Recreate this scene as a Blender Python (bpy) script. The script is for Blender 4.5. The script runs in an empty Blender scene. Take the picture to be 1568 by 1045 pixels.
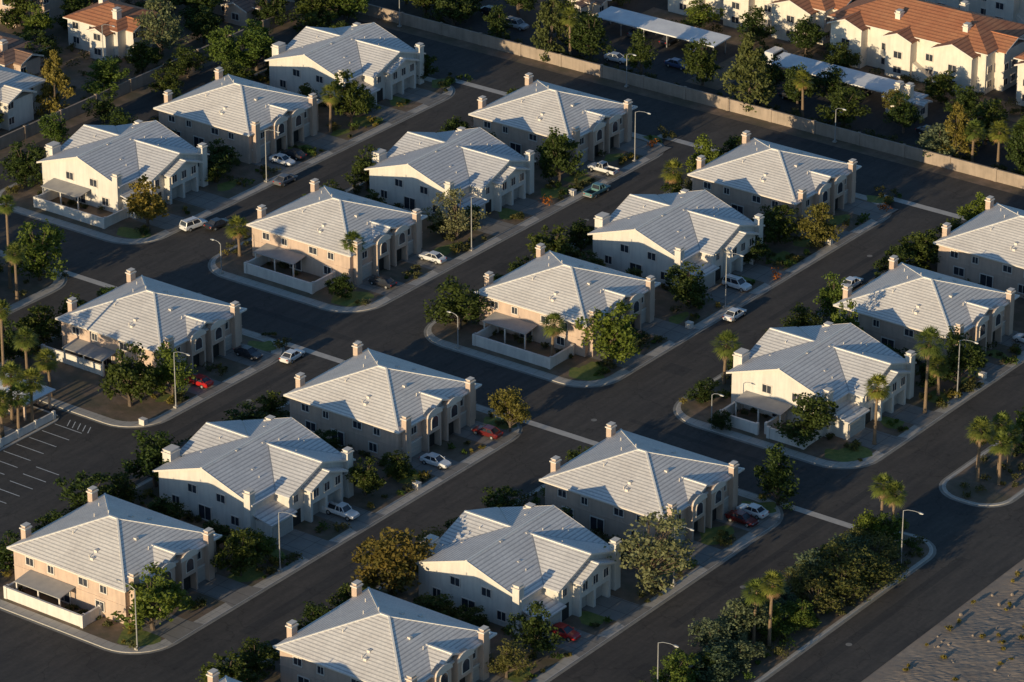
import bpy, math, random
from mathutils import Vector, Matrix, noise as mnoise
R=random.Random(11)
COL=bpy.context.scene.collection

# ------------------------------------------------------------------ materials
def newmat(name):
    m=bpy.data.materials.new(name); m.use_nodes=True
    nt=m.node_tree; b=nt.nodes['Principled BSDF']
    return m,nt,b
def N(nt,t,**k):
    n=nt.nodes.new(t)
    for a,v in k.items(): setattr(n,a,v)
    return n
def noise(nt,vec,scale,detail=4,rough=.6):
    n=N(nt,'ShaderNodeTexNoise'); n.inputs['Scale'].default_value=scale
    n.inputs['Detail'].default_value=detail; n.inputs['Roughness'].default_value=rough
    nt.links.new(vec,n.inputs['Vector']); return n.outputs['Fac']
def ramp(nt,fac,stops):
    r=N(nt,'ShaderNodeValToRGB'); e=r.color_ramp.elements
    while len(e)<len(stops): e.new(.5)
    for i,(p,c) in enumerate(stops):
        e[i].position=p; e[i].color=(c[0],c[1],c[2],1)
    nt.links.new(fac,r.inputs['Fac']); return r.outputs['Color']
def mix(nt,fac,a,b,mode='MIX'):
    m=N(nt,'ShaderNodeMix',data_type='RGBA',blend_type=mode)
    for s,v in ((m.inputs[0],fac),(m.inputs[6],a),(m.inputs[7],b)):
        if isinstance(v,(int,float)): s.default_value=v
        elif isinstance(v,tuple): s.default_value=(v[0],v[1],v[2],1)
        else: nt.links.new(v,s)
    return m.outputs[2]
def math_(nt,op,a,b=0.):
    m=N(nt,'ShaderNodeMath',operation=op)
    for s,v in ((m.inputs[0],a),(m.inputs[1],b)):
        if isinstance(v,(int,float)): s.default_value=v
        else: nt.links.new(v,s)
    return m.outputs[0]
def simple(name,c1,c2=None,scale=3.,rough=.85,world=False,bump=0.,metal=0.,scale2=None,c3=None,th=(.35,.65),joint=0.,stain=0.):
    m,nt,b=newmat(name); b.inputs['Roughness'].default_value=rough; b.inputs['Metallic'].default_value=metal
    if c2 is None:
        c2=tuple(x*.85 for x in c1)
    vec=N(nt,'ShaderNodeNewGeometry').outputs['Position'] if world else N(nt,'ShaderNodeTexCoord').outputs['Object']
    f=noise(nt,vec,scale,6)
    col=ramp(nt,f,[(th[0],c1),(th[1],c2)])
    if scale2:
        f2=noise(nt,vec,scale2,4)
        f2r=ramp(nt,f2,[(.42,(0,0,0)),(.62,(1,1,1))])
        col=mix(nt,f2r,col,c3)
    if joint:
        sp=N(nt,'ShaderNodeSeparateXYZ'); nt.links.new(vec,sp.inputs[0])
        for ax in ('X','Y'):
            fr=math_(nt,'FRACT',math_(nt,'MULTIPLY',sp.outputs[ax],1/joint))
            col=mix(nt,1.,col,ramp(nt,fr,[(.03,(.6,.6,.6)),(.06,(1,1,1))]),'MULTIPLY')
    if stain:   # vertical weathering streaks
        st=N(nt,'ShaderNodeVectorMath',operation='MULTIPLY'); st.inputs[1].default_value=(1,1,.12); nt.links.new(vec,st.inputs[0])
        h=noise(nt,st.outputs[0],1.6,4,.6)
        col=mix(nt,1.,col,ramp(nt,h,[(.35,(1-stain,1-stain,1-stain)),(.6,(1.03,1.03,1.02))]),'MULTIPLY')
    nt.links.new(col,b.inputs['Base Color'])
    if bump:
        bp=N(nt,'ShaderNodeBump'); bp.inputs['Strength'].default_value=bump; bp.inputs['Distance'].default_value=.15
        nt.links.new(f,bp.inputs['Height']); nt.links.new(bp.outputs[0],b.inputs['Normal'])
    return m
def roofmat(name,c1,c2,step=.2):
    m,nt,b=newmat(name); b.inputs['Roughness'].default_value=.8
    tc=N(nt,'ShaderNodeTexCoord').outputs['Object']
    sp=N(nt,'ShaderNodeSeparateXYZ'); nt.links.new(tc,sp.inputs[0])
    z=math_(nt,'MULTIPLY',sp.outputs['Z'],1/step)
    fr=math_(nt,'FRACT',z)
    line=ramp(nt,fr,[(0.,(.5,.5,.52)),(.16,(.64,.64,.66)),(.42,(1,1,1))])
    oi=N(nt,'ShaderNodeObjectInfo')
    off=N(nt,'ShaderNodeVectorMath',operation='ADD'); nt.links.new(tc,off.inputs[0])
    rs_=math_(nt,'MULTIPLY',oi.outputs['Random'],80.); nt.links.new(rs_,off.inputs[1])
    n1=noise(nt,off.outputs[0],.3,5,.65); n2=noise(nt,off.outputs[0],2.6,4)
    col=ramp(nt,n1,[(.3,c1),(.7,c2)])
    col=mix(nt,1.,col,line,'MULTIPLY')
    s2=ramp(nt,n2,[(.3,(.84,.84,.86)),(.7,(1.08,1.06,1.04))])
    col=mix(nt,1.,col,s2,'MULTIPLY')
    rv=ramp(nt,oi.outputs['Random'],[(0,(.90,.90,.92)),(1,(1.03,1.01,.99))])
    col=mix(nt,1.,col,rv,'MULTIPLY')
    nt.links.new(col,b.inputs['Base Color'])
    bp=N(nt,'ShaderNodeBump'); bp.inputs['Strength'].default_value=.3; bp.inputs['Distance'].default_value=.05
    nt.links.new(fr,bp.inputs['Height']); nt.links.new(bp.outputs[0],b.inputs['Normal'])
    return m
def leafmat(name,dark,light,trans=.28,k=1.3):
    dark=tuple(x*k for x in dark); light=tuple(x*k for x in light)
    m,nt,b=newmat(name); b.inputs['Roughness'].default_value=.6
    b.inputs['Specular IOR Level'].default_value=.2
    tc=N(nt,'ShaderNodeTexCoord').outputs['Object']
    f=noise(nt,tc,.9,5,.7)
    col=ramp(nt,f,[(.32,dark),(.68,light)])
    oi=N(nt,'ShaderNodeObjectInfo')
    rv=ramp(nt,oi.outputs['Random'],[(0,(.75,.85,.8)),(.5,(1,1,1)),(1,(1.3,1.15,.9))])
    col=mix(nt,1.,col,rv,'MULTIPLY')
    nt.links.new(col,b.inputs['Base Color'])
    t=N(nt,'ShaderNodeBsdfTranslucent'); nt.links.new(col,t.inputs['Color'])
    ms=N(nt,'ShaderNodeMixShader'); ms.inputs[0].default_value=trans
    nt.links.new(b.outputs[0],ms.inputs[1]); nt.links.new(t.outputs[0],ms.inputs[2])
    nt.links.new(ms.outputs[0],nt.nodes['Material Output'].inputs['Surface'])
    return m
M={}
M['stuccoA']=simple('stucco_taupe',(.57,.43,.34),(.49,.37,.30),.5,stain=.1)
M['stuccoB']=simple('stucco_offwhite',(.68,.635,.58),(.62,.58,.53),.5,stain=.1)
M['roof']=roofmat('concrete_tile_roof',(.70,.665,.62),(.83,.80,.75))
M['roofB']=roofmat('concrete_tile_roof_grey',(.66,.645,.625),(.79,.775,.75))
M['terra']=roofmat('terracotta_tile_roof',(.46,.17,.08),(.56,.25,.12),.3)
M['brownroof']=roofmat('brown_tile_roof',(.22,.13,.10),(.30,.19,.13),.3)
M['cap']=simple('ridge_cap_tile',(.82,.79,.74),(.72,.69,.64),5)
M['trim']=simple('painted_trim',(.70,.64,.57),(.63,.57,.51),4)
M['cream']=simple('stucco_cream',(.74,.68,.59),(.66,.60,.52),.5,stain=.08)
M['garage']=simple('garage_door_paint',(.52,.46,.40),(.46,.41,.36),3)
M['glass']=simple('window_glass',(.03,.035,.045),(.05,.055,.07),1,rough=.12)
M['dark']=simple('painted_opening_shade',(.03,.028,.026),(.04,.036,.03),3)  # near-black colour paints in the shade of an entry opening
M['patio']=simple('patio_roof_metal',(.38,.36,.34),(.32,.31,.30),1.2)
M['concrete']=simple('sidewalk_concrete',(.46,.42,.37),(.37,.34,.30),.8,world=True,scale2=.15,c3=(.41,.375,.33),joint=1.6)
M['kerb']=simple('kerb_concrete',(.50,.465,.42),(.42,.39,.355),1.,world=True)
M['gutter']=simple('gutter_concrete',(.27,.25,.22),(.19,.18,.16),.6,world=True)
M['drive']=simple('driveway_concrete',(.26,.24,.215),(.19,.175,.16),.4,world=True,scale2=2.,c3=(.22,.20,.18),joint=2.9)
M['gravel']=simple('gravel_yard',(.22,.155,.11),(.13,.095,.068),.6,world=True,bump=.4,scale2=.25,c3=(.11,.092,.058))
M['grass']=simple('grass_patch',(.10,.145,.03),(.19,.20,.05),1.2,world=True,bump=.5)
M['desert']=simple('desert_dirt',(.36,.28,.21),(.20,.16,.13),.12,world=True,bump=1.0,scale2=.9,c3=(.26,.21,.165))
M['white']=simple('road_paint',(.7,.7,.68),(.5,.5,.49),2,world=True)
M['block']=simple('block_wall',(.38,.30,.24),(.30,.24,.19),.5,world=True,stain=.15)
M['yardwall']=simple('yard_wall_stucco',(.70,.66,.61),(.62,.58,.54),.6,world=True,stain=.1)
M['bark']=simple('bark',(.14,.10,.07),(.08,.06,.045),4)
M['palmbark']=simple('palm_bark',(.24,.16,.10),(.15,.11,.07),5)
M['steel']=simple('galvanised_steel',(.42,.42,.42),(.34,.34,.34),2,rough=.5,metal=.4)
M['carportroof']=simple('carport_roof',(.82,.82,.81),(.68,.68,.69),.4)
M['water']=simple('pool_water',(.05,.30,.42),(.06,.36,.48),1,rough=.05)
M['tyre']=simple('tyre_rubber',(.02,.02,.02),(.03,.03,.03),3)
M['red_l']=simple('tail_light',(.4,.02,.02),(.3,.02,.02),3,rough=.3)
def asphalt(name,a,b_,c):
    m,nt,b=newmat(name); b.inputs['Roughness'].default_value=.9
    v=N(nt,'ShaderNodeNewGeometry').outputs['Position']
    st=N(nt,'ShaderNodeVectorMath',operation='MULTIPLY'); st.inputs[1].default_value=(1,.12,1); nt.links.new(v,st.inputs[0])
    f=noise(nt,v,.06,5,.6); g=noise(nt,v,1.6,5,.7); h=noise(nt,st.outputs[0],.9,4,.6)
    col=ramp(nt,f,[(.35,a),(.55,b_),(.7,c)])
    col=mix(nt,1.,col,ramp(nt,g,[(.3,(.78,.78,.78)),(.7,(1.15,1.15,1.15))]),'MULTIPLY')
    col=mix(nt,1.,col,ramp(nt,h,[(.35,(.80,.80,.81)),(.65,(1.2,1.18,1.13))]),'MULTIPLY')
    vo=N(nt,'ShaderNodeTexVoronoi',feature='DISTANCE_TO_EDGE'); vo.inputs['Scale'].default_value=.11
    nv=N(nt,'ShaderNodeTexNoise'); nv.inputs['Scale'].default_value=.5; nt.links.new(v,nv.inputs['Vector'])
    vv=N(nt,'ShaderNodeVectorMath',operation='MULTIPLY_ADD'); vv.inputs[1].default_value=(4,4,0)
    nt.links.new(nv.outputs['Color'],vv.inputs[0]); nt.links.new(v,vv.inputs[2]); nt.links.new(vv.outputs[0],vo.inputs['Vector'])
    cr=ramp(nt,vo.outputs['Distance'],[(0,(.45,.45,.45)),(.012,(1,1,1))])
    col=mix(nt,.7,col,cr,'MULTIPLY')
    nt.links.new(col,b.inputs['Base Color']); return m
M['asphalt']=asphalt('street_asphalt',(.044,.040,.038),(.062,.055,.050),(.050,.045,.042))
M['asphalt2']=asphalt('parking_asphalt',(.034,.033,.034),(.046,.043,.042),(.038,.036,.036))
M['patchasph']=asphalt('asphalt_patch',(.034,.032,.032),(.041,.038,.037),(.036,.034,.033))
M['leaf_dark']=leafmat('leaf_dark',(.014,.026,.006),(.065,.088,.02))
M['leaf_green']=leafmat('leaf_green',(.030,.052,.010),(.115,.155,.028))
M['leaf_yellow']=leafmat('leaf_yellow',(.07,.065,.016),(.21,.17,.04))
M['leaf_pale']=leafmat('leaf_pale',(.11,.11,.05),(.25,.25,.12),.28,1.15)
M['leaf_olive']=leafmat('leaf_olive',(.045,.05,.014),(.15,.14,.04))
M['leaf_sage']=leafmat('leaf_sage',(.05,.065,.035),(.13,.16,.09))
M['leaf_orange']=leafmat('leaf_orange',(.035,.045,.012),(.19,.13,.03))
M['leaf_red']=leafmat('leaf_red',(.22,.07,.015),(.40,.15,.03),.28,1.)
M['leaf_pine']=leafmat('leaf_pine',(.03,.042,.014),(.12,.13,.04))
M['leaf_palm']=leafmat('leaf_palm',(.055,.075,.015),(.19,.21,.05))
M['leaf_dry']=leafmat('leaf_dry',(.16,.10,.05),(.28,.19,.10),.1,1.)
M['leaf_bush']=leafmat('leaf_bush',(.03,.036,.014),(.12,.11,.04))

# ------------------------------------------------------------------ mesh builder
class MB:
    def __init__(s): s.v=[]; s.f=[]; s.m=[]
    def poly(s,pts,mi=0):
        n=len(s.v); s.v+= [tuple(p) for p in pts]; s.f.append(tuple(range(n,n+len(pts)))); s.m.append(mi)
    def hexa(s,c,mi=0):
        n=len(s.v); s.v+=[tuple(p) for p in c]
        for q in ((3,2,1,0),(4,5,6,7),(0,1,5,4),(1,2,6,5),(2,3,7,6),(3,0,4,7)):
            s.f.append(tuple(n+i for i in q)); s.m.append(mi)
    def box(s,x0,x1,y0,y1,z0,z1,mi=0):
        s.hexa([(x0,y0,z0),(x1,y0,z0),(x1,y1,z0),(x0,y1,z0),(x0,y0,z1),(x1,y0,z1),(x1,y1,z1),(x0,y1,z1)],mi)
    def wbox(s,o,t,n,a0,a1,d0,d1,z0,z1,mi=0):
        o=Vector(o);t=Vector(t);n=Vector(n);c=[]
        for z in (z0,z1):
            for a,d in ((a0,d0),(a1,d0),(a1,d1),(a0,d1)):
                p=o+t*a+n*d; c.append((p.x,p.y,z))
        s.hexa(c,mi)
    def beam(s,p,q,w,h,mi=0,w2=None):
        p=Vector(p);q=Vector(q);d=(q-p).normalized()
        up=Vector((0,0,1)) if abs(d.z)<.95 else Vector((1,0,0))
        a=d.cross(up).normalized(); b=a.cross(d)
        w2=w if w2 is None else w2; r=w2/w
        c=[p-a*w/2-b*h/2,p+a*w/2-b*h/2,p+a*w/2+b*h/2,p-a*w/2+b*h/2,
           q-a*w2/2-b*h*r/2,q+a*w2/2-b*h*r/2,q+a*w2/2+b*h*r/2,q-a*w2/2+b*h*r/2]
        s.hexa(c,mi)
    def tube(s,pts,rads,mi=0,k=7):
        rings=[]
        for i,p in enumerate(pts):
            p=Vector(p); a=Vector(pts[max(0,i-1)]); b=Vector(pts[min(len(pts)-1,i+1)])
            d=(b-a).normalized(); up=Vector((0,0,1)) if abs(d.z)<.9 else Vector((1,0,0))
            u=d.cross(up).normalized(); v=d.cross(u)
            n=len(s.v)
            for j in range(k):
                an=2*math.pi*j/k; s.v.append(tuple(p+(u*math.cos(an)+v*math.sin(an))*rads[i]))
            rings.append(n)
        for i in range(len(rings)-1):
            for j in range(k):
                s.f.append((rings[i]+j,rings[i]+(j+1)%k,rings[i+1]+(j+1)%k,rings[i+1]+j)); s.m.append(mi)
        for r0 in (rings[0],rings[-1]):
            s.f.append(tuple(r0+j for j in range(k))); s.m.append(mi)
    def loft(s,rings,mi=0):
        k=len(rings[0]); st=[]
        for r in rings:
            st.append(len(s.v)); s.v+=[tuple(p) for p in r]
        for i in range(len(st)-1):
            for j in range(k):
                s.f.append((st[i]+j,st[i]+(j+1)%k,st[i+1]+(j+1)%k,st[i+1]+j)); s.m.append(mi)
        s.f.append(tuple(st[0]+j for j in range(k))); s.m.append(mi)
        s.f.append(tuple(st[-1]+j for j in range(k))); s.m.append(mi)
    def mesh(s,name,mats):
        me=bpy.data.meshes.new(name); me.from_pydata(s.v,[],s.f)
        for m in mats: me.materials.append(M[m] if isinstance(m,str) else m)
        me.polygons.foreach_set('material_index',s.m); me.update(); return me
def obj(name,me,loc=(0,0,0),rot=0,parent=None,scale=(1,1,1)):
    o=bpy.data.objects.new(name,me); COL.objects.link(o); o.location=loc; o.rotation_euler=(0,0,rot); o.scale=scale
    if parent: o.parent=parent
    return o

# ------------------------------------------------------------------ houses
X=Vector((1,0,0)); Y=Vector((0,1,0))
FACES={'+x':(Y,X),'-x':(-Y,-X),'+y':(-X,Y),'-y':(X,-Y)}
def window(wf,wg,face,off,a,w,z0,z1):
    t,n=FACES[face]; o=n*off
    a0,a1=a-w/2,a+w/2; fr=.13
    if face in('-x','+y'): a0,a1=-a-w/2,-a+w/2
    wf.wbox(o,t,n,a0-fr,a1+fr,0,.12,z1,z1+fr); wf.wbox(o,t,n,a0-fr,a1+fr,0,.16,z0-fr,z0)
    wf.wbox(o,t,n,a0-fr,a0,0,.12,z0,z1); wf.wbox(o,t,n,a1,a1+fr,0,.12,z0,z1)
    wf.wbox(o,t,n,(a0+a1)/2-.03,(a0+a1)/2+.03,.03,.09,z0,z1)
    wg.wbox(o,t,n,a0,a1,0,.04,z0,z1)
def archpts(o,t,n,a,w,z0,zs,d,sq=1.):
    pts=[]
    for x,z in [(-w/2,z0),(w/2,z0)]+[(w/2*math.cos(an),zs+sq*w/2*math.sin(an)) for an in [i*math.pi/8 for i in range(9)]]:
        p=o+t*(a+x)+n*d; pts.append((p.x,p.y,z))
    return pts
def archwin(wf,wg,face,off,a,w,z0,zs):
    t,n=FACES[face]; o=n*off
    wf.loft([archpts(o,t,n,a,w+.3,z0-.15,zs,0),archpts(o,t,n,a,w+.3,z0-.15,zs,.1)])
    wg.loft([archpts(o,t,n,a,w,z0,zs,.09),archpts(o,t,n,a,w,z0,zs,.13)])
def chimney(mb,x,y,wx=.85,wy=1.15,h=6.95):
    mb.box(x-wx/2,x+wx/2,y-wy/2,y+wy/2,0,h,0)
    mb.box(x-wx/2-.13,x+wx/2+.13,y-wy/2-.13,y+wy/2+.13,h,h+.18,1)
    mb.box(x-wx/2+.1,x+wx/2-.1,y-wy/2+.1,y+wy/2-.1,h+.18,h+.45,0)
    mb.box(x-wx/2,x+wx/2,y-wy/2,y+wy/2,h+.45,h+.56,1)
def hip(mb,x0,x1,y0,y1,z,p,th=.2,cap=True,mi=0,mc=1,mt=2):
    w=x1-x0; d=y1-y0
    if w>=d: h=d/2*p; r0=(x0+d/2,(y0+y1)/2,z+h); r1=(x1-d/2,(y0+y1)/2,z+h)
    else: h=w/2*p; r0=((x0+x1)/2,y0+w/2,z+h); r1=((x0+x1)/2,y1-w/2,z+h)
    a,b,c,e=(x0,y0,z),(x1,y0,z),(x1,y1,z),(x0,y1,z)
    if w>=d:
        mb.poly([a,b,r1,r0],mi); mb.poly([b,c,r1],mi); mb.poly([c,e,r0,r1],mi); mb.poly([e,a,r0],mi)
        hips=[(a,r0),(e,r0),(b,r1),(c,r1)]
    else:
        mb.poly([a,b,r0],mi); mb.poly([b,c,r1,r0],mi); mb.poly([c,e,r1],mi); mb.poly([e,a,r0,r1],mi)
        hips=[(a,r0),(b,r0),(c,r1),(e,r1)]
    k=[(q[0],q[1],z-th) for q in (a,b,c,e)]; t=[a,b,c,e]
    for i in range(4): mb.poly([k[i],k[(i+1)%4],t[(i+1)%4],t[i]],mt)
    mb.poly(k[::-1],mt)
    if cap:
        for q,r in hips: mb.beam(q,r,.26,.12,mc)
        if (Vector(r0)-Vector(r1)).length>.3: mb.beam(r0,r1,.3,.14,mc)
def gable(mb,ax,c,half,a0,a1,z,p,th=.2,mi=0,mc=1,mt=2,cap=True):
    h=z+half*p
    P=(lambda a,s,zz:(a,c+s,zz)) if ax=='x' else (lambda a,s,zz:(c+s,a,zz))
    for s in (-half,half):
        mb.hexa([P(a0,s,z-th),P(a1,s,z-th),P(a1,0,h-th),P(a0,0,h-th),P(a0,s,z),P(a1,s,z),P(a1,0,h),P(a0,0,h)],mi)
        for a,e in ((a0,-.05),(a1,.05)):
            lo,hi=min(a,a+e),max(a,a+e)
            mb.hexa([P(lo,s,z-th-.05),P(hi,s,z-th-.05),P(hi,0,h-th-.05),P(lo,0,h-th-.05),P(lo,s,z+.03),P(hi,s,z+.03),P(hi,0,h+.03),P(lo,0,h+.03)],mt)
    if cap: mb.beam(P(a0,0,h),P(a1,0,h),.3,.14,mc)
def roofbits(mb,seed,x0,x1,y0,y1,zf):
    r=random.Random(seed)
    for i in range(11):
        x=r.uniform(x0,x1); y=r.uniform(y0,y1); z=zf(x,y)
        if i<6: mb.tube([(x,y,z-.1),(x,y,z+.5)],[.07,.07],2,6)
        else: mb.box(x-.25,x+.25,y-.25,y+.25,z-.2,z+.24,2)

def build_A():
    P={}
    w=MB(); w.box(-10,10,-9.3,9.3,0,5.3,0)
    for c in (-2.1,2.5):
        w.box(10,11.1,c-1.6,c+1.6,2.75,5.5,0)
        t,n=Y,X; o=Vector((0,0,0))
        w.loft([archpts(o,t,n,c,3.2,5.5,5.52,10.2,.5),archpts(o,t,n,c,3.2,5.5,5.52,11.1,.5)],0)
        w.loft([archpts(o,t,n,c,3.5,5.45,5.56,11.1,.55),archpts(o,t,n,c,3.5,5.45,5.56,11.25,.55)],1)
        w.box(10,11.1,c-1.6,c-1.3,0,2.75,0); w.box(10,11.1,c+1.3,c+1.6,0,2.75,0)
    w.box(-10.06,10.06,-9.36,9.36,2.7,2.84,0)
    P['walls']=w.mesh('house_walls_a',['stuccoA','trim'])
    r=MB(); hip(r,-10.6,10.6,-9.95,9.95,5.5,.375)
    gable(r,'x',.2,4.1,4.8,10.75,5.5,.36,cap=True)
    def zf(x,y): return 5.5+.375*min(10.6-abs(x),9.95-abs(y))
    roofbits(r,3,-7,7,-8,7,zf)
    P['roof']=r.mesh('house_roof_a',['roof','cap','trim'])
    f=MB(); g=MB()
    for a,wd in ((-7,1.3),(-3.2,1.0),(2.6,1.5),(6.2,1.1)): window(f,g,'-y',9.3,a,wd,3.7,4.75)
    for a,wd,z0 in ((-6,1.8,.9),(-1.0,2.2,.15),(5.5,1.4,.9)): window(f,g,'-y',9.36,a,wd,z0,2.2)
    for a in (-6.5,-1.5,3.5): window(f,g,'+y',9.3,a,1.3,3.7,4.75)
    for a in (-2.5,0.5,3.5): window(f,g,'-x',10,a,1.4,3.7,4.75); window(f,g,'-x',10,a,1.4,.9,2.2)
    for a in (-5.7,5.4): window(f,g,'+x',10,a,1.2,3.6,4.7)
    for c in (-2.1,2.5): archwin(f,g,'+x',11.1,c,1.4,3.5,4.6)
    P['window_frames']=f.mesh('house_frames_a',['trim']); P['windows']=g.mesh('house_glass_a',['glass'])
    d=MB()
    for c in (-6.2,6.1):
        d.wbox(Vector((0,0,0)),Y,X,c-2.2,c+2.2,10,10.1,0,2.25,0)
        for k in range(4): d.wbox(Vector((0,0,0)),Y,X,c-2.1,c+2.1,10.1,10.14,.05+k*.55,.55+k*.55,0)
        d.wbox(Vector((0,0,0)),Y,X,c-2.35,c+2.35,10,10.2,2.25,2.45,1)
    for c in (-2.1,2.5):
        d.wbox(Vector((0,0,0)),Y,X,c-1.2,c+1.2,10.0,10.1,0,2.4,2)  # flat dark panel on the wall, entry shade put into its colour
    P['garage_doors']=d.mesh('house_doors_a',['garage','trim','dark'])
    c=MB()
    for x,y in ((-10.45,-6.2),(-10.45,7.3),(10.45,-7.9),(10.45,7.3)): chimney(c,x,y)
    P['chimneys']=c.mesh('house_chimneys_a',['stuccoA','trim'])
    return P
def build_B():
    P={}
    w=MB(); w.box(-9.6,7.4,-9.3,9.3,0,5.3,0); w.box(-10,10,-4.4,9.25,0,5.27,0)
    p=.34
    for y0,y1 in ((-9.3,-9.1),(9.1,9.3)):
        w.loft([[(-9.6,y0,5.3),(7.4,y0,5.3),(-1.1,y0,5.3+8.5*p)],[(-9.6,y1,5.3),(7.4,y1,5.3),(-1.1,y1,5.3+8.5*p)]],0)
    for x0,x1 in ((-10,-9.8),(9.8,10)):
        w.loft([[(x0,-4.4,5.27),(x0,9.25,5.27),(x0,2.42,5.27+6.8*p)],[(x1,-4.4,5.27),(x1,9.25,5.27),(x1,2.42,5.27+6.8*p)]],0)
    w.box(7.4,10.6,-9.2,-4.4,0,2.8,0)
    w.box(10,11.2,-1.2,6.0,2.7,5.25,0)
    w.loft([[(10,-1.2,5.25),(10,6.0,5.25),(10,2.4,5.25+3.6*.36)],[(11.2,-1.2,5.25),(11.2,6.0,5.25),(11.2,2.4,5.25+3.6*.36)]],0)
    for y in (-1.2,2.1,5.5): w.box(10.02,11.2,y,y+.5,0,2.7,0)
    P['walls']=w.mesh('house_walls_b',['stuccoB','trim'])
    r=MB()
    gable(r,'y',-1.1,9.1,-9.9,9.9,5.3-.6*p+.2,p)
    gable(r,'x',2.42,7.4,-10.6,10.5,5.27-.6*p+.2,p)
    gable(r,'x',2.4,4.1,9.9,11.8,5.25-.5*.36+.2,.36)
    r.hexa([(7.4,-9.6,3.6),(11.1,-9.6,2.75),(11.1,-4.0,2.75),(7.4,-4.0,3.6),(7.4,-9.6,3.8),(11.1,-9.6,2.95),(11.1,-4.0,2.95),(7.4,-4.0,3.8)],0)
    zr=5.27-.6*p+.2+7.4*p
    for sx in (-1,1):
        for sy in (-1,1):
            zz=5.27+.05; dx=(9.1-(zz-(5.3-.6*p+.2))/p); dy=(7.4-(zz-(5.27-.6*p+.2))/p)
            dxr=(9.1-(zr-(5.3-.6*p+.2))/p)
            r.beam((-1.1+sx*dxr,2.42,zr),(-1.1+sx*dx,2.42+sy*dy,zz),.16,.05,3)
    def zf(x,y): return 5.3+max(.34*(8.5-abs(x+1.1)),.34*(6.8-abs(y-2.42)))
    roofbits(r,5,-7,6,-6,8,zf)
    P['roof']=r.mesh('house_roof_b',['roofB','cap','trim','steel'])
    f=MB(); g=MB()
    for a,wd in ((-3.4,1.5),(1.8,1.5)): window(f,g,'-y',9.3,a,wd,3.7,4.9)
    for a,wd,z0 in ((-6.5,1.3,.9),(-1.2,2.2,.15),(4.3,1.4,.9)): window(f,g,'-y',9.3,a,wd,z0,2.2)
    for a in (-5.5,0,5): window(f,g,'+y',9.3,a,1.3,3.7,4.75)
    for a in (-1.5,2,6): window(f,g,'-x',10,a,1.4,3.7,4.75)
    for a in (-.0,2.4,4.8): window(f,g,'+x',11.2,a,1.1,3.6,4.9)
    for a in (7.7,-3): window(f,g,'+x',10,a,.9,3.6,4.7)
    P['window_frames']=f.mesh('house_frames_b',['trim']); P['windows']=g.mesh('house_glass_b',['glass'])
    d=MB()
    for c,x in ((-6.8,10.6),(.7,10),(4.0,10)):
        wd=2.1 if x>10.3 else 1.35
        d.wbox(Vector((0,0,0)),Y,X,c-wd,c+wd,x,x+.05,0,2.25,0)
        for k in range(4): d.wbox(Vector((0,0,0)),Y,X,c-wd+.08,c+wd-.08,x+.05,x+.09,.05+k*.55,.55+k*.55,0)
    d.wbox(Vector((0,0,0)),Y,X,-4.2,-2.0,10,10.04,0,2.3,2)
    P['garage_doors']=d.mesh('house_doors_b',['garage','trim','dark'])
    c=MB()
    for x,y,wx,wy in ((-10.4,-5.6,1.5,2.0),(-4.9,9.7,1.1,1.1),(7.3,-9.7,1.1,1.1),(10.3,8.3,1.0,1.2)): chimney(c,x,y,wx,wy,6.9 if x>-10 else 6.5)
    P['chimneys']=c.mesh('house_chimneys_b',['stuccoB','trim'])
    return P
PA=build_A(); PB=build_B()
HOUSES=[('A',-87.5,39.8),('A',-42.5,69.5),('A',2.5,69.5),('A',-42.5,10.5),('A',2.5,11.0),('A',49.5,39.8),('A',-42.8,-34.3),('A',2.0,-34.5),
('A',48.0,-34.5),('A',2.0,-93.4),('A',48.3,-93.2),('A',48.3,-122.5),('A',49.5,69.3),
('B',2.0,-64),('B',48,-64),('B',49,10.5),('B',2.8,40.2),('B',-42.4,40.2),('B',-88,10.5),('B',-87.5,69)]
for k,x,y in HOUSES:
    e=bpy.data.objects.new('stucco_house',None); COL.objects.link(e); e.location=(x,y,.12)
    for n,me in (PA if k=='A' else PB).items(): obj(n,me,parent=e)
    if (round(y) in (10,11)) or (k=='A' and y in(-34.3,-93.4)):
        pm=MB(); y0=-12.6
        pm.hexa([(-7,y0,2.5),(1.2,y0,2.5),(1.2,-9.4,2.9),(-7,-9.4,2.9),(-7,y0,2.62),(1.2,y0,2.62),(1.2,-9.4,3.02),(-7,-9.4,3.02)],0)
        for xx in (-6.8,-2.9,.9): pm.box(xx,xx+.2,y0+.1,y0+.3,0,2.5,1)
        obj('patio_cover',pm.mesh('patio_cover',['patio','trim']),parent=e)

# ------------------------------------------------------------------ ground, streets, blocks
def sheet(name,x0,x1,y0,y1,z,mat):
    mb=MB(); mb.poly([(x0,y0,z),(x1,y0,z),(x1,y1,z),(x0,y1,z)]); return obj(name,mb.mesh(name,[mat]))
sheet('ground',-4000,4000,-4000,4000,-.6,'desert')
def terrain(x0,x1,y0,y1,st,edge):
    mb=MB(); nx=int((x1-x0)/st); ny=int((y1-y0)/st); rt=random.Random(9)
    for j in range(ny+1):
        for i in range(nx+1):
            x=x0+i*st; y=y0+j*st
            k=min(1,max(0,(x-edge)/4))
            z=mnoise.noise(Vector((x*.05,y*.05,3)))*.5+mnoise.noise(Vector((x*.16,y*.16,1)))*.16+mnoise.noise(Vector((x*.8,y*.6,7)))*.05+mnoise.noise(Vector((x*1.9,y*1.9,2)))*.05+rt.uniform(-.025,.025)
            mb.v.append((x,y,-.035+k*(z+.12)))
    for j in range(ny):
        for i in range(nx):
            a=j*(nx+1)+i; mb.f.append((a,a+1,a+nx+2,a+nx+1)); mb.m.append(0)
    obj('vacant_lot_terrain',mb.mesh('vacant_lot_terrain',['desert']))
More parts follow.
